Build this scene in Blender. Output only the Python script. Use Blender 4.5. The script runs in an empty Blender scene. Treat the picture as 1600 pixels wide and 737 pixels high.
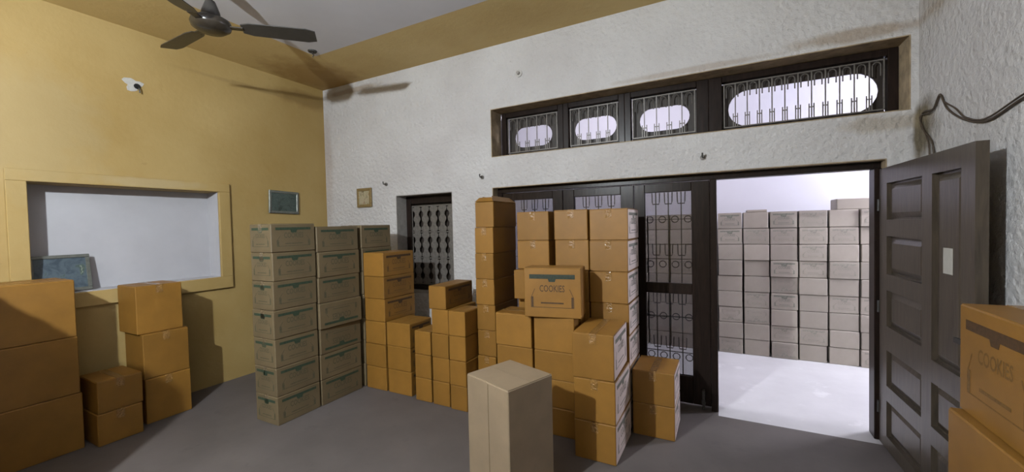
import bpy, bmesh, math, random
from mathutils import Matrix, Vector
random.seed(11)
SC = bpy.context.scene
COL = SC.collection
PI = math.pi

# ---------------------------------------------------------------- camera, world, exposure
F_PX, EYE = 631.29, 1.57
yaw, pit, rol = [math.radians(a) for a in (27.76, -1.522, -1.3335)]
fw = Vector((-math.sin(yaw)*math.cos(pit), math.cos(yaw)*math.cos(pit), math.sin(pit)))
rt = Vector((math.cos(yaw), math.sin(yaw), 0)); up = rt.cross(fw)
rt, up = math.cos(rol)*rt + math.sin(rol)*up, -math.sin(rol)*rt + math.cos(rol)*up
cam = bpy.data.cameras.new('camera'); co = bpy.data.objects.new('camera', cam); COL.objects.link(co)
cam.sensor_fit = 'HORIZONTAL'; cam.sensor_width = 36; cam.lens = 36*F_PX/1600; cam.clip_start = 0.02
M = Matrix((rt, up, -fw)).transposed().to_4x4(); M.translation = (0, 0, EYE); co.matrix_world = M
SC.camera = co
w = bpy.data.worlds.new('world'); SC.world = w; w.use_nodes = True
w.node_tree.nodes['Background'].inputs[0].default_value = (0.5, 0.55, 0.65, 1)
w.node_tree.nodes['Background'].inputs[1].default_value = 0.0
SC.view_settings.view_transform = 'Standard'; SC.view_settings.look = 'None'
SC.view_settings.gamma = 1; SC.view_settings.use_curve_mapping = False
SC.view_settings.exposure = 0.0
LAMP = (-1.90, -0.80, 2.75)
BULB_W, TUBE_W, FILL_TUBE_W = 13600.0, 1500.0, 330.0          # emission strengths of the bulb and of the tubes next door, one added as fill

# ---------------------------------------------------------------- materials
def nodes(name):
    m = bpy.data.materials.new(name); m.use_nodes = True
    nt = m.node_tree; b = nt.nodes['Principled BSDF']
    return m, nt, b
def S(v): # sRGB 0-255 -> linear
    return tuple(((c/255)/12.92 if c/255 <= .04045 else ((c/255+.055)/1.055)**2.4) for c in v)
def add(nt, t, **k):
    n = nt.nodes.new(t)
    for a, v in k.items():
        if a in n.inputs: n.inputs[a].default_value = v
        else: setattr(n, a, v)
    return n
def coords(nt, kind='Object'):
    return add(nt, 'ShaderNodeTexCoord').outputs[kind]
def ramp(nt, fac, stops):
    r = add(nt, 'ShaderNodeValToRGB'); e = r.color_ramp.elements
    while len(e) < len(stops): e.new(0.5)
    for el, (p, c) in zip(e, stops): el.position = p; el.color = (*c, 1) if len(c) == 3 else c
    nt.links.new(fac, r.inputs[0]); return r.outputs[0]
def mix(nt, fac, a, b):
    n = add(nt, 'ShaderNodeMix', data_type='RGBA')
    for i, v in ((0, fac), (6, a), (7, b)):
        if isinstance(v, (int, float)): n.inputs[i].default_value = v
        elif isinstance(v, tuple): n.inputs[i].default_value = (*v, 1)
        else: nt.links.new(v, n.inputs[i])
    return n.outputs[2]
def noise(nt, vec, scale, detail=4, rough=.55, dist=0):
    n = add(nt, 'ShaderNodeTexNoise', Scale=scale, Detail=detail, Roughness=rough, Distortion=dist)
    nt.links.new(vec, n.inputs['Vector']); return n.outputs['Fac']
def bump(nt, b, h, strength, dist):
    n = add(nt, 'ShaderNodeBump', Strength=strength, Distance=dist)
    nt.links.new(h, n.inputs['Height']); nt.links.new(n.outputs[0], b.inputs['Normal'])
def sphere_mask(nt, pos, c, r, soft=.5):
    """1 near c (scaled radii r), 0 outside: a mark with a place of its own, for stains and the painted fan shadow"""
    mp = add(nt, 'ShaderNodeMapping'); mp.vector_type = 'TEXTURE'
    mp.inputs['Location'].default_value = c; mp.inputs['Scale'].default_value = r
    nt.links.new(pos, mp.inputs[0])
    n = noise(nt, pos, 6, 4)
    l = add(nt, 'ShaderNodeVectorMath', operation='LENGTH'); nt.links.new(mp.outputs[0], l.inputs[0])
    a = add(nt, 'ShaderNodeMath', operation='ADD'); nt.links.new(l.outputs['Value'], a.inputs[0]); nt.links.new(n, a.inputs[1])
    mr = add(nt, 'ShaderNodeMapRange'); mr.inputs[1].default_value = 1.5; mr.inputs[2].default_value = 1.5-soft
    mr.inputs[3].default_value = 0; mr.inputs[4].default_value = 1
    nt.links.new(a.outputs[0], mr.inputs[0]); return mr.outputs[0]

KD = .62                                # paints are dull: keeps the light that bounces about in check
def dim(nt, c, k=KD):
    n = add(nt, 'ShaderNodeMix', data_type='RGBA', blend_type='MULTIPLY'); n.inputs[0].default_value = 1
    nt.links.new(c, n.inputs[6]); n.inputs[7].default_value = (k, k, k, 1); return n.outputs[2]
def mat_plain(name, col, rough=.6, metal=0, var=.12, scale=18, spec=.4):
    m, nt, b = nodes(name); v = coords(nt)
    f = noise(nt, v, scale, 5)
    c = ramp(nt, f, [(.3, tuple(x*(1-var) for x in col)), (.7, tuple(min(1, x*(1+var)) for x in col))])
    nt.links.new(dim(nt, c), b.inputs['Base Color'])
    b.inputs['Roughness'].default_value = rough; b.inputs['Metallic'].default_value = metal
    b.inputs['Specular IOR Level'].default_value = spec
    return m
def mat_tape(name, col, rough, **k):
    m = mat_plain(name, col, rough, **k); nt = m.node_tree
    bump(nt, nt.nodes['Principled BSDF'], noise(nt, coords(nt), 55, 3, .6, .5), .9, .012); return m
def mat_white_plaster():
    m, nt, b = nodes('white_roughcast_plaster'); pos = add(nt, 'ShaderNodeNewGeometry').outputs['Position']
    big = noise(nt, pos, 1.3, 6, .6); c = ramp(nt, big, [(.3, (.67, .64, .63)), (.62, (.78, .76, .755))])
    sp = noise(nt, pos, 34, 3, .7); smask = ramp(nt, sp, [(.66, (0, 0, 0)), (.76, (1, 1, 1))])
    big2 = noise(nt, pos, 2.2, 3); gate = ramp(nt, big2, [(.45, (0, 0, 0)), (.6, (.5, .5, .5))])
    mm = add(nt, 'ShaderNodeMix', data_type='RGBA', blend_type='MULTIPLY'); mm.inputs[0].default_value = 1
    nt.links.new(smask, mm.inputs[6]); nt.links.new(gate, mm.inputs[7])
    c = mix(nt, mm.outputs[2], c, (.30, .23, .16))
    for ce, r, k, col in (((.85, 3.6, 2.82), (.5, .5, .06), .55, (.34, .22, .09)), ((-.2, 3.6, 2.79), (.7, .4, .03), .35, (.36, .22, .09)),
                     ((1.13, 3.6, 2.12), (.035, .3, .24), .9, (.16, .12, .05)), ((-4.15, 3.6, 3.30), (.55, .3, .045), .65, (.40, .30, .20)),  # the mark by the left corner paints the fan's cast shadow
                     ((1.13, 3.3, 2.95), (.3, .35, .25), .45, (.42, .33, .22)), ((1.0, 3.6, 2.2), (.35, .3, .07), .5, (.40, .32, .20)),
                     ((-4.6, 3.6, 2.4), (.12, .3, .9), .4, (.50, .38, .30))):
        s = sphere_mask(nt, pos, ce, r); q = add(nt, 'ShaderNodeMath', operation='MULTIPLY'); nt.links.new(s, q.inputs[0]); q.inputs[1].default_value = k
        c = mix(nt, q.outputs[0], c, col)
    nt.links.new(dim(nt, c), b.inputs['Base Color']); b.inputs['Roughness'].default_value = .85
    v = add(nt, 'ShaderNodeTexVoronoi', Scale=26); v.feature = 'SMOOTH_F1'; nt.links.new(pos, v.inputs['Vector'])
    n2 = noise(nt, pos, 45, 4, .65)
    ad = add(nt, 'ShaderNodeMath', operation='ADD'); nt.links.new(v.outputs['Distance'], ad.inputs[0]); nt.links.new(n2, ad.inputs[1])
    bump(nt, b, ad.outputs[0], .85, .014)
    return m
def mat_yellow(name, a, bcol, stains_and_shadow=()):
    m, nt, b = nodes(name); pos = add(nt, 'ShaderNodeNewGeometry').outputs['Position']
    f = noise(nt, pos, 1.1, 7, .62); c = ramp(nt, f, [(.32, a), (.66, bcol)])
    sp = noise(nt, pos, 16, 3, .7); c = mix(nt, ramp(nt, sp, [(.68, (0, 0, 0)), (.8, (.35, .35, .35))]), c, (.30, .19, .06))
    for ce, r, k, col in stains_and_shadow:
        s = sphere_mask(nt, pos, ce, r); q = add(nt, 'ShaderNodeMath', operation='MULTIPLY'); nt.links.new(s, q.inputs[0]); q.inputs[1].default_value = k
        c = mix(nt, q.outputs[0], c, col)
    nt.links.new(dim(nt, c), b.inputs['Base Color']); b.inputs['Roughness'].default_value = .7
    bump(nt, b, noise(nt, pos, 22, 5, .6), .25, .01)
    return m
def mat_card(name, col, var=.14):
    m, nt, b = nodes(name); v = coords(nt)
    oi = add(nt, 'ShaderNodeObjectInfo').outputs['Random']
    f = noise(nt, v, 5, 5, .6); c = ramp(nt, f, [(.3, tuple(x*(1-var) for x in col)), (.7, tuple(x*(1+var*.6) for x in col))])
    hs = add(nt, 'ShaderNodeHueSaturation'); nt.links.new(c, hs.inputs['Color'])
    mr = add(nt, 'ShaderNodeMapRange'); nt.links.new(oi, mr.inputs[0]); mr.inputs[3].default_value = .9; mr.inputs[4].default_value = 1.1
    nt.links.new(mr.outputs[0], hs.inputs['Value']); nt.links.new(dim(nt, hs.outputs[0]), b.inputs['Base Color'])
    b.inputs['Roughness'].default_value = .5; b.inputs['Specular IOR Level'].default_value = .35
    wv = add(nt, 'ShaderNodeTexWave', Scale=60, Distortion=.6); wv.bands_direction = 'Z'; nt.links.new(v, wv.inputs['Vector'])
    bump(nt, b, mix(nt, .6, wv.outputs['Fac'], noise(nt, v, 9, 4)), .12, .004)
    return m
def mat_wood(name, a, bcol, rough=.32, spec=.3):
    m, nt, b = nodes(name); v = coords(nt)
    mp = add(nt, 'ShaderNodeMapping'); mp.inputs['Scale'].default_value = (14, 14, 1.6); nt.links.new(v, mp.inputs[0])
    f = noise(nt, mp.outputs[0], 3, 6, .6, .6); nt.links.new(ramp(nt, f, [(.3, a), (.72, bcol)]), b.inputs['Base Color'])
    b.inputs['Roughness'].default_value = rough; b.inputs['Specular IOR Level'].default_value = spec
    bump(nt, b, f, .15, .004)
    return m
def mat_floor():
    m, nt, b = nodes('grey_cement_floor'); pos = add(nt, 'ShaderNodeNewGeometry').outputs['Position']
    f = noise(nt, pos, 1.4, 8, .62); c = ramp(nt, f, [(.3, (.125, .108, .100)), (.7, (.185, .160, .150))])
    st = noise(nt, pos, 5, 5, .7); c = mix(nt, ramp(nt, st, [(.6, (0, 0, 0)), (.72, (.5, .5, .5))]), c, (.095, .085, .08))
    nt.links.new(dim(nt, c), b.inputs['Base Color']); b.inputs['Roughness'].default_value = .55; b.inputs['Specular IOR Level'].default_value = .3
    bump(nt, b, noise(nt, pos, 30, 5), .12, .004)
    return m
def mat_floor_next():
    m, nt, b = nodes('pale_cement_floor'); pos = add(nt, 'ShaderNodeNewGeometry').outputs['Position']
    f = noise(nt, pos, 1.7, 8, .62); c = ramp(nt, f, [(.3, (.66, .64, .65)), (.7, (.80, .78, .79))])
    st = noise(nt, pos, 3.2, 4, .6); c = mix(nt, ramp(nt, st, [(.6, (0, 0, 0)), (.68, (.8, .8, .8))]), c, (.88, .86, .87))
    nt.links.new(dim(nt, c), b.inputs['Base Color']); b.inputs['Roughness'].default_value = .5
    return m
def mat_emit(name, col, s):
    m, nt, b = nodes(name); b.inputs['Emission Color'].default_value = (*col, 1); b.inputs['Emission Strength'].default_value = s
    b.inputs['Base Color'].default_value = (.8, .8, .8, 1); return m
def mat_glass():
    m, nt, b = nodes('smoky_glass'); out = nt.nodes['Material Output']
    t = add(nt, 'ShaderNodeBsdfTransparent'); t.inputs[0].default_value = (.62, .62, .63, 1)
    g = add(nt, 'ShaderNodeBsdfGlossy'); g.inputs['Roughness'].default_value = .08
    fr = add(nt, 'ShaderNodeFresnel'); fr.inputs[0].default_value = 1.45
    mx = add(nt, 'ShaderNodeMixShader'); nt.links.new(fr.outputs[0], mx.inputs[0]); nt.links.new(t.outputs[0], mx.inputs[1]); nt.links.new(g.outputs[0], mx.inputs[2])
    nt.links.new(mx.outputs[0], out.inputs[0]); return m
def mat_picture(name, stops, scale):
    m, nt, b = nodes(name); v = coords(nt)
    f = noise(nt, v, scale, 4, .6, 1.0); nt.links.new(ramp(nt, f, stops), b.inputs['Base Color']); b.inputs['Roughness'].default_value = .3
    return m

MT = {
 'white': mat_white_plaster(),
 'yellow': mat_yellow('yellow_distemper', (.475, .315, .098), (.575, .405, .152),
        (((-4.65, 3.4, 3.2), (.3, .5, .13), .7, (.30, .18, .05)), ((-4.65, 2.7, 3.17), (.3, .9, .03), .4, (.33, .22, .08)), ((-4.65, 1.75, 2.03), (.3, .5, .05), .5, (.60, .48, .28)),  # corner blob and thin line paint the fan's cast shadow
         ((-4.65, 1.05, 2.4), (.3, .5, .6), .4, (.52, .41, .21)))),
 'yellow_ceil': mat_yellow('ochre_ceiling_paint', (.72, .50, .18), (.84, .62, .26), (((-4.3, 3.3, 3.39), (.6, .7, .3), .7, (.42, .23, .05)),)),
 'ceil': mat_plain('white_ceiling_paint', (.80, .78, .81), .8, var=.05, scale=2),
 'next_wall': mat_plain('cool_white_wall_paint', (.78, .76, .82), .8, var=.03, scale=2),
 'niche': mat_plain('white_niche_paint', (.62, .61, .64), .7, var=.05, scale=4),
 'reveal': mat_plain('brown_bare_plaster', (.44, .34, .215), .9, var=.3, scale=14),
 'reveal_grey': mat_plain('dusty_grey_plaster', (.40, .37, .34), .9, var=.15, scale=14),
 'floor': mat_floor(), 'floor_next': mat_floor_next(),
 'wood': mat_wood('dark_brown_varnished_wood', (.009, .006, .005), (.022, .014, .011), .28, .14),
 'wood_leaf': mat_wood('brown_varnished_door_wood', (.040, .032, .024), (.075, .058, .042), .28),
 'board': mat_wood('blackish_board', (.020, .015, .012), (.040, .030, .024), .5),
 'iron': mat_plain('silver_painted_iron', (.22, .20, .18), .45, metal=.3, var=.2, scale=40),
 'iron_dark': mat_plain('dark_iron', (.07, .068, .065), .5, metal=.3, var=.2, scale=40),
 'shutter': mat_wood('grey_weathered_wood', (.16, .15, .14), (.25, .235, .22), .7),
 'glass': mat_glass(),
 'gold': mat_card('golden_cardboard', (.335, .160, .026)),
 'grey': mat_card('grey_brown_cardboard', (.20, .148, .080)),
 'pale': mat_card('pale_grey_cardboard', (.37, .275, .175)),
 'pink': mat_card('pinkish_cardboard', (.46, .40, .335), .10),
 'tape': mat_tape('clear_packing_tape', (.34, .175, .045), .16, var=.08, scale=30, spec=.7),
 'tape_grey': mat_tape('clear_tape_on_grey', (.25, .19, .115), .16, var=.08, scale=30, spec=.7),
 'green_ink': mat_plain('dark_green_ink', (.040, .070, .040), .7, var=.3, scale=60),
 'grey_ink': mat_plain('grey_green_ink', (.115, .105, .060), .75, var=.3, scale=60),
 'black_green_ink': mat_plain('black_green_ink', (.030, .042, .026), .7, var=.3, scale=60),
 'brown_ink2': mat_plain('faint_brown_ink', (.20, .105, .028), .7, var=.3, scale=60),
 'glare_paint': mat_plain('painted_doorway_glare', (.98, .82, .76), .5, var=.02, scale=25),  # pale colour stands in for doorway light on carton sides
 'brown_ink': mat_plain('dark_brown_ink', (.09, .045, .015), .7, var=.3, scale=60),
 'pale_ink': mat_plain('faded_green_ink', (.36, .325, .27), .75, var=.25, scale=60),
 'pale_ink2': mat_plain('faded_dark_ink', (.24, .235, .19), .75, var=.25, scale=60),
 'fan': mat_plain('grey_brown_fan_enamel', (.055, .050, .044), .35, var=.15, scale=20),
 'fan_hub': mat_plain('dark_fan_enamel', (.045, .036, .026), .25, var=.15, scale=20),
 'silver': mat_plain('silver_picture_frame', (.24, .25, .22), .35, metal=.5, var=.15, scale=30),
 'brass': mat_plain('gilt_picture_frame', (.34, .24, .10), .4, metal=.3, var=.25, scale=50),
 'cable': mat_plain('dusty_brown_cable', (.085, .060, .040), .6, var=.2, scale=30),
 'black': mat_plain('black_plastic', (.015, .015, .015), .5),
 'patch': mat_plain('white_filler_patch', (.66, .64, .60), .9, var=.1, scale=40),
 'sticker': mat_plain('white_paper_sticker', (.62, .60, .54), .6, var=.05, scale=40),
 'bulb': mat_emit('lit_bulb', (.765, .825, .865), BULB_W),
 'fill_tube': mat_emit('added_fill_tube', (.92, .90, 1.0), FILL_TUBE_W),
 'tube': mat_emit('lit_tube', (.86, .88, 1.0), TUBE_W),
 'pic_a': mat_picture('dark_green_landscape_print', [(.35, (.02, .03, .025)), (.5, (.06, .08, .07)), (.62, (.03, .05, .045)), (.75, (.20, .22, .20))], 26),
 'pic_b': mat_picture('gold_devotional_print', [(.35, (.12, .09, .04)), (.5, (.34, .30, .20)), (.7, (.16, .07, .03))], 14),
 'pic_c': mat_picture('blue_grey_print', [(.35, (.035, .05, .065)), (.55, (.075, .10, .12)), (.66, (.05, .075, .06)), (.78, (.36, .38, .30))], 12),
}

# ---------------------------------------------------------------- mesh helpers
class MB:
    def __init__(s): s.v = []; s.f = []; s.mi = []
    def quadbox(s, p8, mi=0):
        o = len(s.v); s.v += [tuple(p) for p in p8]
        for q in ((0,3,2,1),(4,5,6,7),(0,1,5,4),(1,2,6,5),(2,3,7,6),(3,0,4,7)):
            s.f.append(tuple(o+i for i in q)); s.mi.append(mi)
    def box(s, x0, x1, y0, y1, z0, z1, mi=0):
        s.quadbox([(x0,y0,z0),(x1,y0,z0),(x1,y1,z0),(x0,y1,z0),(x0,y0,z1),(x1,y0,z1),(x1,y1,z1),(x0,y1,z1)], mi)
        return s
    def tube(s, pts, r, n=6, closed=False):
        pts = [Vector(p) for p in pts]; N = len(pts); rings = []
        for i, p in enumerate(pts):
            a = pts[i-1] if (i or closed) else p; b = pts[(i+1) % N] if (i < N-1 or closed) else p
            d = (b-a).normalized(); ref = Vector((0,0,1)) if abs(d.z) < .9 else Vector((1,0,0))
            u = d.cross(ref).normalized(); w_ = d.cross(u)
            o = len(s.v); rr = r[i] if isinstance(r, (list, tuple)) else r
            for k in range(n):
                q = p + rr*(math.cos(2*PI*k/n)*u + math.sin(2*PI*k/n)*w_); s.v.append(tuple(q))
            rings.append(o)
        for i in range(N if closed else N-1):
            a, b = rings[i], rings[(i+1) % N]
            for k in range(n): s.f.append((a+k, a+(k+1)%n, b+(k+1)%n, b+k)); s.mi.append(0)
        if not closed:
            s.f.append(tuple(rings[0]+k for k in range(n))[::-1]); s.f.append(tuple(rings[-1]+k for k in range(n))); s.mi += [0, 0]
        return s
    def lathe(s, prof, c=(0,0,0), n=24):
        o = len(s.v)
        for (r, z) in prof:
            for k in range(n): s.v.append((c[0]+r*math.cos(2*PI*k/n), c[1]+r*math.sin(2*PI*k/n), c[2]+z))
        for i in range(len(prof)-1):
            for k in range(n):
                a = o+i*n; s.f.append((a+k, a+(k+1)%n, a+n+(k+1)%n, a+n+k)); s.mi.append(0)
        s.f.append(tuple(o+k for k in range(n))[::-1]); s.f.append(tuple(o+(len(prof)-1)*n+k for k in range(n))); s.mi += [0,0]
        return s
    def prism(s, poly, y0, y1):
        """poly in XZ extruded along Y"""
        o = len(s.v); n = len(poly)
        s.v += [(x, y0, z) for x, z in poly] + [(x, y1, z) for x, z in poly]
        s.f.append(tuple(o+i for i in range(n))); s.f.append(tuple(o+n+i for i in range(n))[::-1]); s.mi += [0,0]
        for i in range(n): s.f.append((o+i, o+n+i, o+n+(i+1)%n, o+(i+1)%n)); s.mi.append(0)
        return s
    def mesh(s, name, mats, smooth=False, bevel=0):
        me = bpy.data.meshes.new(name); me.from_pydata(s.v, [], s.f)
        bm = bmesh.new(); bm.from_mesh(me)
        for f, mi in zip(bm.faces, s.mi): f.material_index = mi
        bmesh.ops.recalc_face_normals(bm, faces=bm.faces)
        if bevel: bmesh.ops.bevel(bm, geom=bm.edges[:], offset=bevel, segments=1, affect='EDGES', profile=.5)
        for f in bm.faces: f.smooth = smooth
        bm.to_mesh(me); bm.free()
        for m in (mats if isinstance(mats, (list, tuple)) else [mats]): me.materials.append(MT[m])
        return me
def link(name, me, parent=None, loc=(0,0,0), rz=0, scale=None):
    o = bpy.data.objects.new(name, me); COL.objects.link(o); o.location = loc; o.rotation_euler = (0, 0, rz)
    if scale: o.scale = scale
    if parent: o.parent = parent
    return o
def part(name, mb, mats, parent=None, smooth=False, bevel=0, **k):
    return link(name, mb.mesh(name, mats, smooth, bevel), parent, **k)
def tag(o, label, cat, group=None):
    o['label'] = label; o['category'] = cat
    if group: o['group'] = group
    return o
def struct(o): o['kind'] = 'structure'; return o
def empty(name, loc=(0,0,0), rz=0):
    o = bpy.data.objects.new(name, None); COL.objects.link(o); o.location = loc; o.rotation_euler = (0,0,rz); o.empty_display_size = .1; return o
def grid_wall(mb, us, vs, holes, put):
    """cells of the grid us x vs that lie in no hole, via put(u0,u1,v0,v1)"""
    us = sorted(set(us + [h[i] for h in holes for i in (0,1)])); vs = sorted(set(vs + [h[i] for h in holes for i in (2,3)]))
    for a, b in zip(us, us[1:]):
        # merge vertically
        run = None
        for c, d in zip(vs, vs[1:]):
            mu, mv = (a+b)/2, (c+d)/2
            hole = any(h[0] < mu < h[1] and h[2] < mv < h[3] for h in holes)
            if hole:
                if run: put(a, b, *run); run = None
            else: run = (run[0] if run else c, d)
        if run: put(a, b, *run)

# ---------------------------------------------------------------- the setting
XL, XR, YF, YB, H = -4.65, 1.13, 3.60, -4.20, 3.39
YO = 3.83                                   # far side of the front wall
TR = (-2.11, 1.09, 2.27, 2.757)             # transom opening
DR = (-2.11, 0.97, 0.0, 1.96)               # glazed screen + doorway
WN = (-3.43, -2.62, 0.82, 1.95)             # grilled window
NI = (1.00, 2.30, 1.105, 1.985)             # niche in the yellow wall (Y, Z)

mb = MB(); mb.box(XL-.2, XR+.2, YB-.2, YF, -.1, 0).box(DR[0], -.055, YF, 3.78, -.1, 0); struct(part('floor', mb, 'floor'))
mb = MB(); mb.box(-.055, 3.0, YF, 3.78, -.1, 0).box(-3.6, 3.0, 3.78, 6.2, -.1, 0); struct(part('floor_next_room', mb, 'floor_next'))
mb = MB()
def putc(a, b, c, d):
    inner = (a > -3.79 and b < .36 and c > -3.5 and d < 2.88)
    mb.box(a, b, c, d, H, H+.12, 0 if inner else 1)
for a, b in ((XL-.2, -3.78), (-3.78, .35), (.35, XR+.2)):
    for c, d in ((YB-.2, -3.45), (-3.45, 2.86), (2.86, YO)): putc(a, b, c, d)
struct(part('ceiling', mb, ['ceil', 'yellow_ceil']))
mb = MB(); grid_wall(mb, [XL-.25, XR+.2], [0, H], [TR, DR, WN], lambda a, b, c, d: mb.box(a, b, YF, YO, c, d)); struct(part('wall_front', mb, 'white'))
mb = MB(); grid_wall(mb, [YB-.2, YF], [0, H], [NI], lambda a, b, c, d: mb.box(XL-.25, XL, a, b, c, d)); struct(part('wall_left', mb, 'yellow'))
mb = MB(); mb.box(XR, XR+.2, YB-.2, YF, 0, H); struct(part('wall_right', mb, 'white'))
mb = MB(); mb.box(XL, XR, YB-.2, YB, 0, H); struct(part('wall_back', mb, 'yellow'))
# niche: white lining (back + reveals) and a raised yellow surround
nd = .19; y0, y1, z0, z1 = NI; t = .004
mb = MB(); mb.box(XL-nd-.02, XL-nd, y0, y1, z0, z1)
mb.box(XL-nd, XL, y1-t, y1, z0, z1); mb.box(XL-nd, XL, y0, y0+t, z0, z1, 1); mb.box(XL-nd, XL, y0+t, y1-t, z1-t, z1, 1); mb.box(XL-nd, XL, y0+t, y1-t, z0, z0+t)
struct(part('wall_niche', mb, ['niche', 'yellow']))
mb = MB(); bw, pr = .105, .030
sur = struct(empty('trim_1', (XL, 0, 0)))
for a, b, c, d in ((y0-bw, y1+bw, z1, z1+.09), (y0-bw, y1+bw, z0-.12, z0), (y0-bw, y0, z0, z1), (y1, y1+bw, z0, z1)):
    part('niche_surround', MB().box(0, pr, a, b, c, d), 'yellow', sur, bevel=.004)
# next room shell
mb = MB(); mb.box(-3.6, 3.0, 5.95, 6.15, 0, H); struct(part('wall_next_room_back', mb, 'next_wall'))
mb = MB(); mb.box(2.55, 3.2, YO, 6.15, 0, H); struct(part('wall_next_room_right', mb, 'next_wall'))
mb = MB(); mb.box(-3.8, -3.6, YO, 6.15, 0, H); struct(part('wall_next_room_left', mb, 'next_wall'))
mb = MB(); mb.box(-3.8, 3.2, YO, 6.15, H, H+.12); struct(part('ceiling_next_room', mb, 'next_wall'))
mb = MB(); mb.box(XR+.2, 3.0, YF+.03, YO, 0, H); struct(part('wall_next_room_front', mb, 'next_wall'))
# bare plaster linings of the openings
def lining(n, r, mat, y1=3.80, bottom=True, t=.006):
    a, b, c, d = r; s = struct(empty('trim_%d' % n, (0, 0, 0)))
    part('reveal_top', MB().box(a, b, YF-.001, y1, d-t, d+.001), mat, s)
    part('reveal_side', MB().box(a-.001, a+t, YF-.001, y1, c, d-t), mat, s)
    part('reveal_side', MB().box(b-t, b+.001, YF-.001, y1, c, d-t), mat, s)
    if bottom: part('reveal_sill', MB().box(a+t, b-t, YF-.001, y1, c-.001, c+t), mat, s)
lining(2, TR, 'reveal'); lining(3, WN, 'reveal_grey'); lining(4, (DR[0], XR-.16+.001, 0, DR[3]), 'reveal', y1=3.69, bottom=False)

# ---------------------------------------------------------------- transom windows (dark frames, boards with rounded slots, iron grilles)
def stadium(cx, cz, hw, hh, n=10):
    pts = []
    for k in range(n+1):
        a = -PI/2 + PI*k/n; pts.append((cx+hw-hh+hh*math.cos(a), cz+hh*math.sin(a)))
    for k in range(n+1):
        a = PI/2 + PI*k/n; pts.append((cx-hw+hh+hh*math.cos(a), cz+hh*math.sin(a)))
    return pts
def slot_board(x0, x1, z0, z1, st, yy0, yy1):
    """board with a stadium-shaped slot: ring of quads between the outline and the slot"""
    mb = MB(); n = len(st); cx = sum(p[0] for p in st)/n; cz = sum(p[1] for p in st)/n
    out = []
    for (x, z) in st:
        dx, dz = x-cx, z-cz; k = 1e9
        if dx > 1e-9: k = min(k, (x1-cx)/dx)
        if dx < -1e-9: k = min(k, (x0-cx)/dx)
        if dz > 1e-9: k = min(k, (z1-cz)/dz)
        if dz < -1e-9: k = min(k, (z0-cz)/dz)
        out.append([cx+dx*k, cz+dz*k])
    for c in ((x0,z0),(x1,z0),(x1,z1),(x0,z1)):      # snap the nearest outline point to each corner
        i = min(range(n), key=lambda i: (out[i][0]-c[0])**2+(out[i][1]-c[1])**2); out[i] = list(c)
    o = 0
    for y in (yy0, yy1): mb.v += [(x, y, z) for x, z in st] + [(x, y, z) for x, z in out]
    for i in range(n):
        j = (i+1) % n
        for q in ((i, j, n+j, n+i), (2*n+i, 3*n+i, 3*n+j, 2*n+j), (i, 2*n+i, 2*n+j, j), (n+i, n+j, 3*n+j, 3*n+i)): mb.f.append(q); mb.mi.append(0)
    return mb
def arch(x, z, r, h, y, n=6):
    pts = [(x-r, y, z)] + [(x-r*math.cos(PI*k/n), y, z+h+r*math.sin(PI*k/n)) for k in range(n+1)] + [(x+r, y, z)]
    return pts
bays = [(-2.085, -1.395, -1.965, -1.54, 5), (-1.395, -.80, -1.30, -.89, 5), (-.80, -.11, -.68, -.26, 5), (-.11, 1.085, .036, .993, 12)]
for i, (a, b, s0, s1, nb) in enumerate(bays):
    wz0, wz1 = 2.278, 2.749
    W = struct(empty('window_%d' % (i+1), (0, 0, 0)))
    st_l, st_r = .055, .055
    if i == 3: st_l, st_r = .10, .06
    if i == 2: st_r = .09
    f0, f1 = 3.78, 3.85
    part('frame_stile', MB().box(a, a+st_l, f0, f1, wz0, wz1), 'wood', W, bevel=.004)
    part('frame_stile', MB().box(b-st_r, b, f0, f1, wz0, wz1), 'wood', W, bevel=.004)
    part('frame_rail', MB().box(a+st_l, b-st_r, f0, f1, wz0, wz0+.035), 'wood', W, bevel=.004)
    part('frame_rail', MB().box(a+st_l, b-st_r, f0, f1, wz1-.05, wz1), 'wood', W, bevel=.004)
    cz, hh = (2.49, .105) if i < 3 else (2.485, .145)
    x0, x1 = a+st_l, b-st_r
    sb = slot_board(x0, x1, wz0+.035, wz1-.05, stadium((s0+s1)/2, cz, (s1-s0)/2, hh), 3.855, 3.87)
    part('board', sb, 'board', W)
    rim = MB(); gy = 3.80; gx0, gx1, gz0, gz1 = x0+.012, x1-.012, wz0+.05, wz1-.062
    rim.box(gx0, gx1, gy-.004, gy+.004, gz0, gz0+.008).box(gx0, gx1, gy-.004, gy+.004, gz1-.008, gz1)
    rim.box(gx0, gx0+.008, gy-.004, gy+.004, gz0+.008, gz1-.008).box(gx1-.008, gx1, gy-.004, gy+.004, gz0+.008, gz1-.008)
    G = part('grille', rim, 'iron', W)
    n = nb; step = (gx1-gx0)/n
    barm = MB().box(-.004, .004, gy-.005, gy+.003, gz0+.008, gz1-.008).mesh('grille_bar', 'iron')
    archm = MB().tube(arch(0, gz1-.115, step*.27, .10-step*.27, gy+.004), .0045, 4).mesh('grille_arch', 'iron')
    fk = MB(); hz = gz0+.008
    fk.box(-step*.22, step*.22, gy-.004, gy+.004, hz+.075, hz+.083).box(-step*.22, -step*.22+.007, gy-.004, gy+.004, hz, hz+.105).box(step*.22-.007, step*.22, gy-.004, gy+.004, hz, hz+.105)
    forkm = fk.mesh('grille_fork', 'iron')
    for k in range(1, n): link('grille_bar', barm, G, (gx0+k*step, 0, 0)); link('grille_fork', forkm, G, (gx0+k*step, .002, 0))
    for k in range(n): link('grille_arch', archm, G, (gx0+(k+.5)*step, 0, 0))

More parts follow.
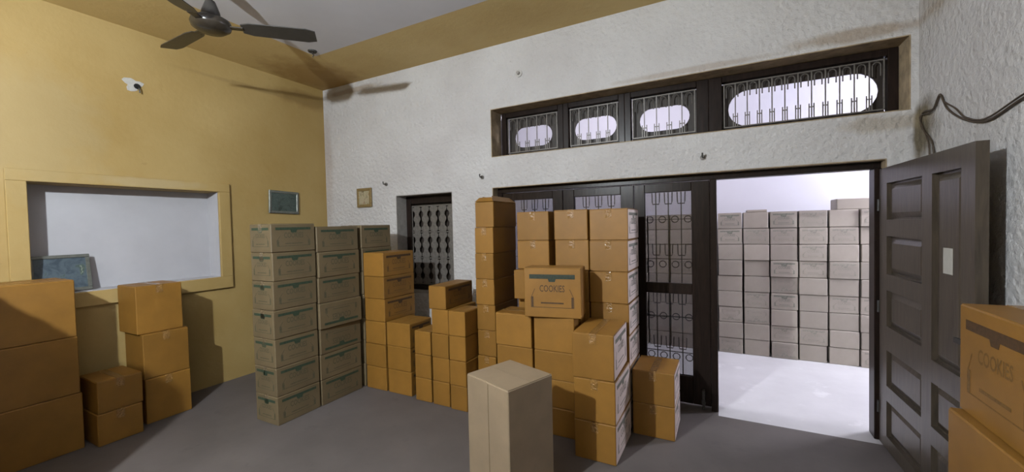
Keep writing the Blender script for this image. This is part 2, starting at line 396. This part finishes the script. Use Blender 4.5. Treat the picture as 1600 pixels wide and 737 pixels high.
# small grilled window left of the boxes
W = struct(empty('window_5', (0, 0, 0))); a, b, c, d = -3.424, -2.626, .826, 1.944; f0, f1 = 3.76, 3.83
part('frame_stile', MB().box(a, a+.07, f0, f1, c, d), 'wood', W, bevel=.004); part('frame_stile', MB().box(b-.07, b, f0, f1, c, d), 'wood', W, bevel=.004)
part('frame_rail', MB().box(a+.07, b-.07, f0, f1, d-.09, d), 'wood', W, bevel=.004); part('frame_rail', MB().box(a+.07, b-.07, f0, f1, c, c+.06), 'wood', W, bevel=.004)
part('shutter', MB().box(a, b, 3.832, 3.85, c, d), 'board', W)
gx0, gx1, gz0, gz1 = a+.08, b-.08, c+.07, d-.12; gy = 3.785
rim = MB()
for k in range(4):
    zz = gz0+(gz1-gz0)*k/3; rim.box(gx0, gx1, gy-.004, gy+.004, zz-.007, zz+.007)
rim.box(gx0-.012, gx0, gy-.004, gy+.004, gz0-.007, gz1+.007).box(gx1, gx1+.012, gy-.004, gy+.004, gz0-.007, gz1+.007)
G = part('grille', rim, 'iron', W)
rowh = (gz1-gz0)/3-.016; nb = 5; step = (gx1-gx0)/nb
prof = [(0, .30), (.05, .47), (.16, .45), (.22, .27), (.34, .22), (.44, .38), (.5, .42), (.56, .38), (.66, .22), (.78, .27), (.84, .45), (.95, .47), (1, .30)]
bal = [(step*r, rowh*t_) for t_, r in prof] + [(-step*r, rowh*t_) for t_, r in reversed(prof)]
balm = MB().prism(bal, gy-.003, gy+.003).mesh('grille_baluster', 'iron')
for r in range(3):
    for k in range(nb): link('grille_baluster', balm, G, (gx0+(k+.5)*step, 0, gz0+(gz1-gz0)*r/3+.008))

# ---------------------------------------------------------------- glazed door screen
FY0, FY1 = 3.69, 3.77
T = struct(empty('trim_5', (0, 0, 0)))
part('door_head', MB().box(DR[0]+.006, DR[1], FY0, FY1+.02, 1.905, DR[3]-.006), 'wood', T, bevel=.004)
part('door_jamb', MB().box(DR[0]+.006, DR[0]+.06, FY0, FY1+.02, 0, 1.905), 'wood', T, bevel=.004)
part('door_jamb', MB().box(-.105, -.055, FY0-.03, FY1+.02, 0, 1.905), 'wood', T, bevel=.004)
part('door_jamb', MB().box(.925, .968, FY0-.02, FY1+.02, 0, 1.905), 'wood', T, bevel=.004)
def glazed(n, x0, x1, px0, px1):
    D = struct(empty('door_%d' % n, (0, 0, 0))); y0, y1 = 3.70, 3.745
    part('stile', MB().box(x0, px0, y0, y1, .02, 1.90), 'wood', D, bevel=.004); part('stile', MB().box(px1, x1, y0, y1, .02, 1.90), 'wood', D, bevel=.004)
    for za, zb in ((.02, .25), (.95, 1.04), (1.825, 1.90)): part('rail', MB().box(px0, px1, y0, y1, za, zb), 'wood', D, bevel=.004)
    for za, zb in ((.25, .95), (1.04, 1.825)):
        part('pane', MB().box(px0, px1, y0+.020, y0+.024, za, zb), 'glass', D)
        gy = y0+.06; gx0, gx1 = px0-.02, px1+.02; h = zb-za
        rim = MB().box(gx0, gx1, gy-.004, gy+.004, za-.02, za-.012).box(gx0, gx1, gy-.004, gy+.004, zb+.012, zb+.02)
        rim.box(gx0, gx1, gy-.003, gy+.003, za+h*.70-.003, za+h*.70+.003).box(gx0, gx1, gy-.003, gy+.003, za+h*.26-.003, za+h*.26+.003)
        rim.box(gx0, gx0+.008, gy-.004, gy+.004, za-.012, zb+.012).box(gx1-.008, gx1, gy-.004, gy+.004, za-.012, zb+.012)
        G = part('grille', rim, 'iron_dark', D); st = (gx1-gx0)/4
        barm = MB().box(-.004, .004, gy-.004, gy+.004, za-.012, zb+.012).mesh('grille_bar', 'iron_dark')
        ringm = MB().tube([(.028*math.cos(2*PI*k/14), gy+.004, .028*math.sin(2*PI*k/14)) for k in range(14)], .004, 4, True).mesh('grille_ring', 'iron_dark')
        um = MB().tube([(-.032, gy+.004, .10), (-.030, gy+.004, .02), (-.026, gy+.004, 0), (.026, gy+.004, 0), (.030, gy+.004, .02), (.032, gy+.004, .10)], .004, 4).mesh('grille_fork', 'iron_dark')
        for k in range(1, 4): link('grille_bar', barm, G, (gx0+k*st, 0, 0)); link('grille_fork', um, G, (gx0+k*st, 0, zb-.10)); link('grille_fork', um, G, (gx0+k*st, 0, za+h*.30))
        for k in range(4): link('grille_ring', ringm, G, (gx0+(k+.5)*st, 0, za+h*.70)); link('grille_ring', ringm, G, (gx0+(k+.5)*st, 0, za+h*.2))
glazed(1, -2.045, -1.385, -1.93, -1.49); glazed(2, -1.38, -.715, -1.27, -.83); glazed(3, -.71, -.107, -.62, -.245)
# small hooks / bolts at the foot of the screen
part('floor_bolt', MB().box(-.175, -.155, 3.665, 3.70, .0, .16).box(-.18, -.15, 3.66, 3.70, .05, .07), 'iron_dark', T)

# the open panelled leaf, swung in against the right-hand wall
L = struct(empty('door_4', (.945, 3.64, 0), math.radians(2.2)))
# local: x = thickness (0 = face towards the room), s runs towards -y
WLF, TH = 1.09, .045
def lf(s0, s1, za, zb, x0=0., x1=TH): return MB().box(x0, x1, -s1, -s0, za, zb)
pan = [(.12, .60, 1.55, 1.79), (.12, .60, 1.19, 1.44), (.12, .60, .84, 1.08), (.12, .60, .44, .68), (.12, .60, .10, .34),
       (.71, .98, .80, 1.79), (.71, .98, .44, .68), (.71, .98, .10, .34)]
mbl = MB(); grid_wall(mbl, [0., WLF], [.012, 1.895], pan, lambda a, b, c, d: mbl.box(0, TH, -b, -a, c, d))
part('leaf_frame', mbl, 'wood_leaf', L)
for (s0, s1, za, zb) in pan:
    p = part('door_panel', lf(s0, s1, za, zb, .026, TH-.010), 'wood_leaf', L)
    m2 = MB(); i = .045
    m2.quadbox([(.026, -s1+.012, za+.012), (.026, -s0-.012, za+.012), (.026, -s0-.012, zb-.012), (.026, -s1+.012, zb-.012), (.012, -s1+i, za+i), (.012, -s0-i, za+i), (.012, -s0-i, zb-i), (.012, -s1+i, zb-i)])
    part('raised_field', m2, 'wood_leaf', p)
st_ = part('white_sticker', lf(.80, .885, 1.275, 1.405, .0095, .0115), 'sticker', L); st_['label'] = 'small white paper sticker'
part('latch_plate', lf(.95, 1.05, .96, .985, -.012, 0), 'iron_dark', L)
for z in (.25, .95, 1.65): part('hinge', MB().tube([(-.004, .006, z-.04), (-.004, .006, z+.04)], .008, 8), 'iron_dark', L)

# ---------------------------------------------------------------- cartons
CACHE = {}
def body_mesh(w_, d, h, mat):
    k = ('b', round(w_, 3), round(d, 3), round(h, 3), mat)
    if k not in CACHE: CACHE[k] = MB().box(-w_/2, w_/2, -d/2, d/2, 0, h-.003).mesh('carton_body', mat, bevel=.0045)
    return CACHE[k]
def flap_mesh(w_, d, mat):
    k = ('f', round(w_, 3), round(d, 3), mat)
    if k not in CACHE:                                   # flaps meet along the longer side
        if d >= w_: m = MB().box(-w_/2+.004, -.0015, -d/2+.003, d/2-.003, -.003, 0)
        else: m = MB().box(-w_/2+.003, w_/2-.003, -d/2+.004, -.0015, -.003, 0)
        CACHE[k] = m.mesh('top_flap', mat)
    return CACHE[k]
def tape_mesh(w_, d, h, mat):
    k = ('t', round(w_, 3), round(d, 3), round(h, 3), mat)
    if k not in CACHE:
        m = MB(); e = .0012; q = .024; dn = min(.07, h*.3)
        if d >= w_:
            m.box(-q, q, -d/2-e, d/2+e, h-.0005, h+e); m.box(-q, q, -d/2-e, -d/2, h-dn, h-.0005); m.box(-q, q, d/2, d/2+e, h-dn, h-.0005)
        else:
            m.box(-w_/2-e, w_/2+e, -q, q, h-.0005, h+e); m.box(-w_/2-e, -w_/2, -q, q, h-dn, h-.0005); m.box(w_/2, w_/2+e, -q, q, h-dn, h-.0005)
        CACHE[k] = m.mesh('tape', mat)
    return CACHE[k]
def text_mesh(body):
    cu = bpy.data.curves.new('lettering', 'FONT'); cu.body = body; cu.align_x = 'CENTER'; cu.align_y = 'CENTER'; cu.resolution_u = 2; cu.offset = .012
    ob = bpy.data.objects.new('tmp', cu); COL.objects.link(ob); bpy.context.view_layer.update()
    me = bpy.data.meshes.new_from_object(ob.evaluated_get(bpy.context.evaluated_depsgraph_get()))
    bpy.data.objects.remove(ob); xs = [v.co.x for v in me.vertices]; wd = max(xs)-min(xs)
    for v in me.vertices: v.co = (v.co.x/wd, -.0002, v.co.y/wd*1.55)
    return me
TXT = text_mesh('COOKIES')
def txt_mesh(ink):
    k = ('x', ink)
    if k not in CACHE: m = TXT.copy(); m.materials.clear(); m.materials.append(MT[ink]); CACHE[k] = m
    return CACHE[k]
def band_mesh(w_, h, ink):
    k = ('bd', round(w_, 3), round(h, 3), ink)
    if k not in CACHE:
        m = MB(); e = .0009; z1 = h*.87; z0 = h*.78; m.box(-w_*.40, w_*.40, -e, 0, z0, z1)
        m.prism([(-.030, z0), (-.022, z0-.022), (.022, z0-.022), (.030, z0)], -e, 0)
        CACHE[k] = m.mesh('printed_band', ink)
    return CACHE[k]
def frame_mesh(w_, h, ink):
    k = ('fr', round(w_, 3), round(h, 3), ink)
    if k not in CACHE:
        m = MB(); e = .0007; q = w_*.37; zb = h*.20; lw = .004
        m.box(-q, q, -e, 0, zb, zb+lw)
        for s in (-1, 1):
            m.quadbox([(s*q, -e, zb), (s*q+s*lw, -e, zb), (s*q+s*lw, 0, zb), (s*q, 0, zb), (s*q, -e, h*.40), (s*q+s*lw, -e, h*.40), (s*q+s*lw, 0, h*.40), (s*q, 0, h*.40)])
            m.quadbox([(s*q, -e, h*.40), (s*q+s*lw, -e, h*.40), (s*q+s*lw, 0, h*.40), (s*q, 0, h*.40), (s*(q-.030), -e, h*.58), (s*(q-.030)+s*lw, -e, h*.58), (s*(q-.030)+s*lw, 0, h*.58), (s*(q-.030), 0, h*.58)])
            m.box(*sorted((s*q*.99, s*q*.90)), -e, 0, zb+.004, h*.42)
        m.box(-w_*.2, w_*.2, -e, 0, h*.28, h*.31)
        CACHE[k] = m.mesh('printed_frame', ink)
    return CACHE[k]
ROT = {'-y': 0, '+x': PI/2, '-x': -PI/2, '+y': PI}
def carton(x, y, z, w_, d, h, mat, label, group, rz=0, prints=(), ink=('green_ink', 'grey_ink'), tape=True, flaps=True, cat='carton', flip=False, panel=False):
    o = link('cardboard_carton', body_mesh(w_, d, h, mat), None, (x, y, z), rz); tag(o, label, cat, group)
    if flaps:
        fm = flap_mesh(w_, d, mat); link('top_flap', fm, o, (0, 0, h)); link('top_flap', fm, o, (0, 0, h), PI)
    if tape: link('tape', tape_mesh(w_, d, h, 'tape' if mat != 'grey' else 'tape_grey'), o)
    if panel:                                            # pale sheet paints the doorway light onto the side face
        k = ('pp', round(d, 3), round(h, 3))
        if k not in CACHE: CACHE[k] = MB().box(0, .0006, -d/2+.006, d/2-.006, .008, h-.008).mesh('painted_glare', 'glare_paint')
        link('painted_glare', CACHE[k], o, (w_/2, 0, 0))
    for fc in prints:
        fwd = w_ if fc in ('-y', '+y') else d
        off = (d if fc in ('-y', '+y') else w_)/2+.0003+(.0007 if panel else 0)
        dirv = {'-y': (0, -1), '+x': (1, 0), '-x': (-1, 0), '+y': (0, 1)}[fc]
        loc = (dirv[0]*off, dirv[1]*off, 0)
        p = link('printed_band', band_mesh(fwd, h, ink[0]), o, loc, ROT[fc])
        q = link('printed_frame', frame_mesh(fwd, h, ink[1]), o, loc, ROT[fc])
        tl = link('lettering', txt_mesh(ink[1]), o, (dirv[0]*(off+.0006), dirv[1]*(off+.0006), h*.58), ROT[fc], (fwd*.44,)*3)
        if flip:
            for c in (p, q, tl):
                c.rotation_euler = (0, PI, ROT[fc]); c.location.z = h - c.location.z
    return o
ORD = ['topmost', 'second from top', 'third from top', 'fourth from top', 'fifth from top', 'sixth from top', 'seventh from top', 'eighth from top', 'ninth from top']
def stack(x0, x1, y0, y1, hs, mat, adj, desc, group, rz=0, jit=.006, prints=(), ink=('green_ink', 'grey_ink'), special=None, **k):
    """a column of cartons, hs from the floor up"""
    z = 0; n = len(hs); out = []
    for i, h in enumerate(hs):
        pos = 'only one' if n == 1 else ('at the bottom' if i == 0 else ORD[n-1-i])
        lab = '%s carton, %s %s' % (adj, pos, desc)
        w_, d = x1-x0-.012, y1-y0-.012; dx, dy, dr = random.uniform(-jit, jit)*.6, random.uniform(-jit, jit), random.uniform(-1, 1)*jit*1.2
        sp = (special or {}).get(n-1-i, {})
        if 'dx' in sp: dx = sp['dx']
        if 'dy' in sp: dy = sp['dy']
        if 'rz' in sp: dr = sp['rz']
        kk = dict(k); kk.update({a: b for a, b in sp.items() if a not in ('dx', 'dy', 'rz')})
        pp = kk.pop('prints', prints); ii = kk.pop('ink', ink)
        out.append(carton((x0+x1)/2+dx, (y0+y1)/2+dy, z, w_, d, h-.0015, mat, lab, group, rz+dr, pp, ii, **kk)); z += h
    return out

g = 'grey-brown printed cartons near the yellow wall'
stack(-3.477, -3.177, 1.937, 2.335, [.2325]*7, 'grey', 'grey-brown green-banded', 'in the stack standing nearest the niche', g, prints=('-y', '+x'))
stack(-3.470, -3.170, 2.340, 2.800, [.2285]*7, 'grey', 'grey-brown green-banded', 'in the second stack from the niche', g, prints=('+x',),
      special={3: dict(dx=.022, dy=.004, rz=-.03), 4: dict(flip=True), 3+0: dict(dx=.022, dy=-.004, rz=-.03, flip=True)})
stack(-3.475, -3.172, 2.835, 3.245, [.2295]*7, 'grey', 'grey-brown', 'in the third stack, behind golden cartons', g, prints=('+x',))
g = 'golden cartons piled below the grilled window'
BR = ('brown_ink', 'brown_ink2')
stack(-3.160, -2.885, 2.830, 3.270, [.222]*4+[.215, .232], 'gold', 'golden', 'in the pile beside the grilled window', g, prints=('+x',), ink=BR, tape=False)
stack(-2.875, -2.578, 2.830, 3.160, [.226]*3, 'gold', 'golden', 'in the low pile right under the window grille', g, prints=('+x',), ink=BR, tape=False)
stack(-2.512, -2.318, 2.805, 3.200, [.212]*3, 'gold', 'golden', 'in the narrow low pile under the window', g, tape=False)
stack(-2.312, -2.118, 2.800, 3.255, [.212]*4+[.205], 'gold', 'golden', 'in the narrow five-box pile before the window edge', g, tape=False, special={0: dict(dx=-.028, rz=.03, prints=('+x',), ink=BR)})
stack(-2.108, -1.926, 2.780, 3.050, [.2135]*4, 'gold', 'golden', 'in the narrow four-box pile by the tall column', g, tape=False)
g = 'golden cartons stacked against the glazed doors'
I = stack(-1.925, -1.730, 2.950, 3.385, [.2225]*8, 'gold', 'golden', 'of the tall narrow column left of the glazed doors', g, special={0: dict(flaps=False, tape=False)})
I[-1]['label'] = 'golden open-topped carton crowning the tall narrow column'
# its four flaps stand open
top = I[-1]; w_, d, h = .183, .423, .2205
for nm, pts in (('open_flap', [(-w_/2, -d/2, h), (w_/2, -d/2, h), (w_/2-.03, -d/2+.03, h+.035), (-w_/2+.03, -d/2+.03, h+.035)]),
                ('open_flap', [(w_/2, -d/2, h), (w_/2, d/2, h), (w_/2-.06, d/2-.02, h+.045), (w_/2-.06, -d/2+.08, h+.05)]),
                ('open_flap', [(-w_/2, -d/2+.02, h), (-w_/2, d/2, h), (-w_/2+.05, d/2-.02, h+.04), (-w_/2+.05, -d/2+.06, h+.045)]),
                ('open_flap', [(-w_/2, d/2, h), (w_/2, d/2, h), (w_/2-.03, d/2-.06, h+.03), (-w_/2+.03, d/2-.06, h+.03)])):
    q = [Vector(p) for p in pts]; nrm = (q[1]-q[0]).cross(q[3]-q[0]).normalized()*.003
    m = MB(); m.quadbox(q + [p+nrm for p in q]); part(nm, m, 'gold', top)
stack(-1.568, -1.268, 3.050, 3.470, [.24]*7, 'gold', 'golden', 'in the left column against the glazed doors', g, special={2: dict(dy=-.09, dx=.01)})
stack(-1.228, -.938, 3.050, 3.470, [.2405]*7, 'gold', 'golden', 'in the middle column against the glazed doors', g)
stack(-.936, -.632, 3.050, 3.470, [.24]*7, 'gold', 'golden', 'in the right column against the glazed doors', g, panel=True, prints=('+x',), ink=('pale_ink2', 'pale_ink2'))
g = 'golden cartons in the middle pile'
stack(-1.622, -1.300, 2.750, 3.020, [.21, .21, .21, .255], 'gold', 'golden', 'in the pile left of the lettered carton', g, special={0: dict(dy=0, rz=0), 1: dict(rz=.01)})
stack(-1.286, -.956, 2.750, 3.020, [.21, .21, .21, .255], 'gold', 'golden', 'in the pile directly under the lettered carton', g, special={0: dict(dy=0, rz=0)})
carton(-1.135, 2.832, .8865, .425, .20, .365, 'gold', 'golden carton printed COOKIES under a dark green band, tilted on the pile', g, math.radians(9), ('-y',), ('black_green_ink', 'brown_ink'), tape=False)
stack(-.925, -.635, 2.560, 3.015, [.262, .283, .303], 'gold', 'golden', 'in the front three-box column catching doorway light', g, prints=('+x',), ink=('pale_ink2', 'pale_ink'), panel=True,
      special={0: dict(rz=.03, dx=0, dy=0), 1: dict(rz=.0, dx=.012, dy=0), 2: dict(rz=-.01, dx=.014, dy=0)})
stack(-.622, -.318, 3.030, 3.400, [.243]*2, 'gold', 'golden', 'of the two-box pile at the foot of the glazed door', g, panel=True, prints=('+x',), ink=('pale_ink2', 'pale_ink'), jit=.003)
# tall pale carton in the foreground
ca, cb = Vector((-1.028, 1.840)), Vector((-1.376, 1.968)); ang = math.atan2(cb.y-ca.y, cb.x-ca.x) - PI
cen = (ca+cb)/2 + Vector((.152, .318))/2
P = carton(cen.x, cen.y, 0, .366, .345, .70, 'pale', 'tall plain pale grey carton standing alone in the foreground', 'plain cartons', ang, tape=False)
part('side_seam', MB().box(.012, .016, -.1740, -.1727, .01, .69), 'tape_grey', P)
g = 'golden cartons below the niche'
stack(-4.60, -4.25, 1.475, 1.805, [.37, .37, .40], 'gold', 'golden', 'in the stack under the niche, right one', g, special={1: dict(dx=.035, dy=.01), 0: dict(dx=0, dy=-.012), 2: dict(dx=.04, dy=.01)})
stack(-4.60, -4.20, .70, 1.125, [.416]*3, 'gold', 'golden', 'in the stack under the niche, left one', g)
stack(-4.46, -4.10, 1.165, 1.44, [.24, .24], 'gold', 'golden', 'in the low pile between the niche stacks', g)
g = 'unseen carton pile added to shade the left-hand cartons'
for nm, x0 in (('wall-side', -3.90), ('middle', -3.585), ('room-side', -3.27)):  # pile out of view, added to cast the slanting shadow
    stack(x0, x0+.31, -.15, .38, [.262]*6, 'gold', 'golden', 'in the %s column of the unseen pile opposite the niche' % nm, g)
g = 'golden cartons beside the open door leaf'
stack(.80, 1.11, 1.72, 2.19, [.41]*3, 'gold', 'golden', 'in the stack beside the open door leaf', g, special={0: dict(dx=0, rz=0, prints=('-x',), ink=BR), 1: dict(dx=-.03, rz=.02), 2: dict(dx=-.03)})

# wall of cartons in the next room
g = 'cartons stacked in the next room'
CW = .2655; first = -.078
rows = ['top', 'second', 'third', 'fourth', 'fifth', 'sixth', 'seventh', 'eighth', 'bottom']
nth = ['first', 'second', 'third', 'fourth', 'fifth', 'sixth', 'seventh', 'eighth', 'ninth']
rnd = random.Random(5)
pat = {(0,0): 'a', (0,2): 'b', (0,3): 'c', (0,5): 'c', (1,0): 'a', (1,1): 'c', (1,2): 'c', (1,3): 'c', (1,4): 'c', (2,3): 'c', (3,2): 'b', (3,3): 'c', (3,4): 'c', (4,2): 'f', (5,1): 'c', (5,2): 'b', (5,4): 'c', (6,0): 'f', (6,1): 'f', (7,2): 'c', (7,3): 'c', (8,0): 'f', (8,2): 'f', (5,5): 'c', (8,5): 'c'}
for ci in range(-6, 8):
    x0 = first+ci*CW
    if 0 <= ci < 6: desc = '%s doorway column' % nth[ci]
    elif ci < 0: desc = '%s column behind the glazed doors' % nth[-ci-1]
    else: desc = '%s column behind the open leaf' % nth[ci-6]
    for r in range(9):
        k = pat.get((r, ci)) if 0 <= ci < 6 else rnd.choice('cf......')
        lab = 'pinkish carton in the next room, %s row, %s' % (rows[r], desc)
        hx = .184; z = (8-r)*hx
        carton(x0+CW/2+rnd.uniform(-.003, .003), 5.60+rnd.uniform(-.012, .012), z, CW-rnd.choice((.014,.016,.018,.020,.022)), .40, hx-.0015, 'pink', lab, g, rnd.uniform(-.012, .012),
               ('-y',) if k in ('a', 'b', 'c', 'f') else (), ('pale_ink2', 'pale_ink2') if k in ('a', 'b') else ('pale_ink', 'pale_ink'), tape=False, flaps=(r == 0), flip=(k == 'f'))
carton(first+5.0*CW+.02, 5.62, 1.6565, .40, .30, .115, 'pink', 'flat pinkish carton lying on top of the next-room wall', g, 0, tape=False)
carton(first+1.55*CW, 5.62, 1.6565, .20, .30, .03, 'pink', 'thin folded cardboard sheet on the next-room cartons', g, 0, tape=False, flaps=False)

# ---------------------------------------------------------------- lamps
B = empty('hanging_bulb', LAMP); tag(B, 'lit round bulb hanging on a cord from the ceiling behind', 'lamp')
part('bulb', MB().lathe([(.004, -.038), (.018, -.034), (.031, -.020), (.036, 0), (.031, .018), (.020, .033), (.010, .040)]), 'bulb', B, True)
part('lamp_holder', MB().lathe([(.016, .041), (.020, .050), (.022, .085), (.010, .10)]), 'black', B, True)
part('cord', MB().tube([(0, 0, .10), (0, 0, H-LAMP[2])], .004, 6), 'black', B, True)
def tube_lamp(loc, rz, ln, mat, label):
    TB = empty('tube_light', loc, rz); tag(TB, label, 'lamp')           # local: x out of the wall is -x, tube along y
    part('tube', MB().tube([(-.06, -ln, 0), (-.06, ln, 0)], .018, 10), mat, TB, True)
    part('batten', MB().box(-.03, 0, -ln-.03, ln+.03, -.03, .03), 'patch', TB)
    for s in (-1, 1): part('end_cap', MB().box(-.085, -.03, s*(ln+.015)-.015, s*(ln+.015)+.015, -.025, .025), 'patch', TB)
tube_lamp((2.55, 5.12, 2.25), 0, .28, 'tube', 'lit short white tube lamp on the next-room side wall')
tube_lamp((-1.45, YO, 3.0), -PI/2, .6, 'fill_tube', 'added unseen fill tube above the transom in the next room')  # added out of sight to brighten the back wall and cartons

# ---------------------------------------------------------------- ceiling fan
FX, FYY, FZ = -3.226, 1.602, 3.05
FN = empty('ceiling_fan', (FX, FYY, FZ)); tag(FN, 'dark three-bladed ceiling fan hanging below the white ceiling', 'fan')
part('motor', MB().lathe([(.03, -.055), (.085, -.050), (.118, -.025), (.125, .0), (.118, .025), (.085, .045), (.05, .06)], n=28), 'fan_hub', FN, True)
part('rod', MB().tube([(0, 0, .05), (0, 0, H-FZ-.02)], .012, 10), 'fan', FN, True)
part('lower_cup', MB().lathe([(.062, .05), (.055, .09), (.030, .16), (.016, .17)]), 'fan', FN, True)
part('canopy', MB().lathe([(.016, H-FZ-.13), (.04, H-FZ-.10), (.065, H-FZ-.02), (.065, H-FZ-.001)]), 'fan', FN, True)
for a in (45, 178, 300):
    ar = math.radians(a)
    bl = MB(); N = 8
    for i in range(N+1):
        r = .19+(.68-.19)*i/N; hw = .062+.012*i/N; 
        if i == N: hw *= .72
        if i == 0: hw *= .7
        tilt = -.22; zz = -.012
        for s, t2 in ((-1, 0), (1, 0), (1, 1), (-1, 1)): bl.v.append((r, s*hw, zz + s*hw*tilt + .006*t2))
    for i in range(N):
        o = 4*i
        for k in range(4): bl.f.append((o+k, o+(k+1)%4, o+4+(k+1)%4, o+4+k)); bl.mi.append(0)
    bl.f += [(0,1,2,3), (4*N+3, 4*N+2, 4*N+1, 4*N)]; bl.mi += [0,0]
    bo = part('blade', bl, 'fan', FN, rz=ar)
    part('blade_arm', MB().box(.10, .20, -.022, .022, -.016, -.008), 'fan_hub', bo)

# ---------------------------------------------------------------- pictures, hooks, patch, cables
def picture(name, label, loc, w_, h, mat, fmat, face, b=.03, tilt=(0, 0)):
    """hangs flat on a wall, front facing local -y"""
    R_ = empty(name, loc, ROT[face]); R_.rotation_euler = (tilt[0], tilt[1], ROT[face]); tag(R_, label, 'picture')
    part('print', MB().box(-w_/2+b, w_/2-b, -.014, -.006, -h/2+b, h/2-b), mat, R_)
    part('backing', MB().box(-w_/2+.005, w_/2-.005, -.006, -.001, -h/2+.005, h/2-.005), 'black', R_)
    for a, b2, c, d in ((-w_/2, w_/2, h/2-b, h/2), (-w_/2, w_/2, -h/2, -h/2+b), (-w_/2, -w_/2+b, -h/2+b, h/2-b), (w_/2-b, w_/2, -h/2+b, h/2-b)):
        part('frame_bar', MB().box(a, b2, -.022, -.002, c, d), fmat, R_, bevel=.003)
    return R_
picture('framed_picture', 'dark framed landscape picture hanging on the yellow wall', (XL+.004, 3.005, 1.905), .365, .265, 'pic_a', 'silver', '+x', .028, (0, .03))
picture('framed_picture', 'small gilt-framed picture on the white wall by the corner', (-3.935, YF-.004, 1.952), .245, .235, 'pic_b', 'brass', '-y', .035)
picture('framed_picture', 'silver-framed bluish picture leaning inside the white niche', (XL-.115, 1.185, 1.262), .345, .30, 'pic_c', 'silver', '+x', .026, (-.16, 0))
def hook(x, y, z, lab, wallnorm=(0, -1)):
    nx, ny = wallnorm
    h_ = empty('wall_hook', (x, y, z)); tag(h_, lab, 'hook', 'wall hooks')
    part('plug', MB().tube([(0, 0, 0), (nx*.012, ny*.012, 0)], .020, 10), 'iron', h_)
    part('hook_arm', MB().tube([(nx*.012, ny*.012, 0), (nx*.05, ny*.05, 0), (nx*.055, ny*.055, .012), (nx*.055, ny*.055, .03)], .007, 6), 'iron_dark', h_)
hook(-3.575, YF, 2.093, 'small dark hook just right of the gilt picture'); hook(-2.225, YF, 2.075, 'small dark hook above the tall carton column'); hook(-.15, YF, 2.077, 'small dark hook above the doorway edge')
K = empty('wall_rosette', (-1.775, YF, 3.057)); tag(K, 'round cream knob high on the white wall', 'knob')
part('base', MB().tube([(0, 0, 0), (0, -.012, 0)], .035, 14), 'patch', K); part('knob_tip', MB().tube([(0, -.012, 0), (0, -.035, 0)], [.018, .014], 12), 'reveal_grey', K)
CH = empty('ceiling_hook', (-3.70, 2.76, H)); tag(CH, 'small dark hook in the ceiling near the ochre corner', 'hook')
part('plate', MB().lathe([(.040, -.012), (.045, 0)], n=14), 'iron_dark', CH); part('hook_loop', MB().tube([(0, 0, -.012), (0, 0, -.03), (.02, 0, -.045), (0, 0, -.06)], .006, 6), 'iron_dark', CH)
# filler patch with a cut wire on the yellow wall
pts = []
for k in range(18):
    a = 2*PI*k/18; r = .055*(1+.28*math.sin(3*a+.5)+.15*math.sin(5*a)); pts.append((r*1.1*math.cos(a), r*math.sin(a)))
PT = empty('filler_patch', (XL, 1.655, 2.90), PI/2); tag(PT, 'ragged white filler patch with a dark hole on yellow wall', 'patch')
part('filler', MB().prism(pts, -.004, -.0005), 'patch', PT); part('socket_hole', MB().tube([(.03, -.004, -.01), (.03, -.010, -.01)], .024, 12), 'black', PT)
part('wire_end', MB().tube([(.03, -.01, -.01), (.035, -.03, -.03), (.04, -.028, -.07)], .005, 6), 'black', PT)
# cables on the right-hand wall
def smooth_path(p, n=5):
    out = []; P4 = [p[0]]+p+[p[-1]]
    for i in range(1, len(P4)-2):
        for k in range(n):
            t_ = k/n; a, b, c, d = [Vector(q) for q in P4[i-1:i+3]]
            out.append(.5*((2*b)+(-a+c)*t_+(2*a-5*b+4*c-d)*t_*t_+(-a+3*b-3*c+d)*t_**3))
    return out+[Vector(p[-1])]
X1 = XR-.010
c1 = [(X1, 1.6, 2.22), (X1, 2.2, 2.10), (X1, 2.549, 2.054), (X1, 2.796, 2.018), (X1, 3.017, 2.076), (X1, 3.189, 2.172), (X1, 3.273, 2.27), (X1, 3.353, 2.212), (X1, 3.51, 2.222), (X1, 3.528, 2.141), (X1, 3.385, 2.026), (X1, 3.35, 1.93)]
c2 = [(X1-.004, 1.6, 2.235), (X1-.004, 2.2, 2.12), (X1-.004, 2.549, 2.066), (X1-.004, 2.80, 2.03), (X1-.004, 2.98, 2.075), (X1-.004, 3.09, 2.15), (X1-.004, 3.22, 2.22), (X1-.004, 3.273, 2.275), (X1-.004, 3.37, 2.20), (X1-.004, 3.54, 2.20), (X1-.004, 3.42, 2.03), (X1-.004, 3.40, 1.93)]
tag(part('wall_cable', MB().tube(smooth_path(c1), .0055, 6), 'cable', None, True), 'brown cable drooping along the wall above the open leaf', 'cable')
tag(part('wall_cable', MB().tube(smooth_path(c2), .0042, 6), 'cable', None, True), 'thinner brown cable looping over the drooping cable', 'cable')
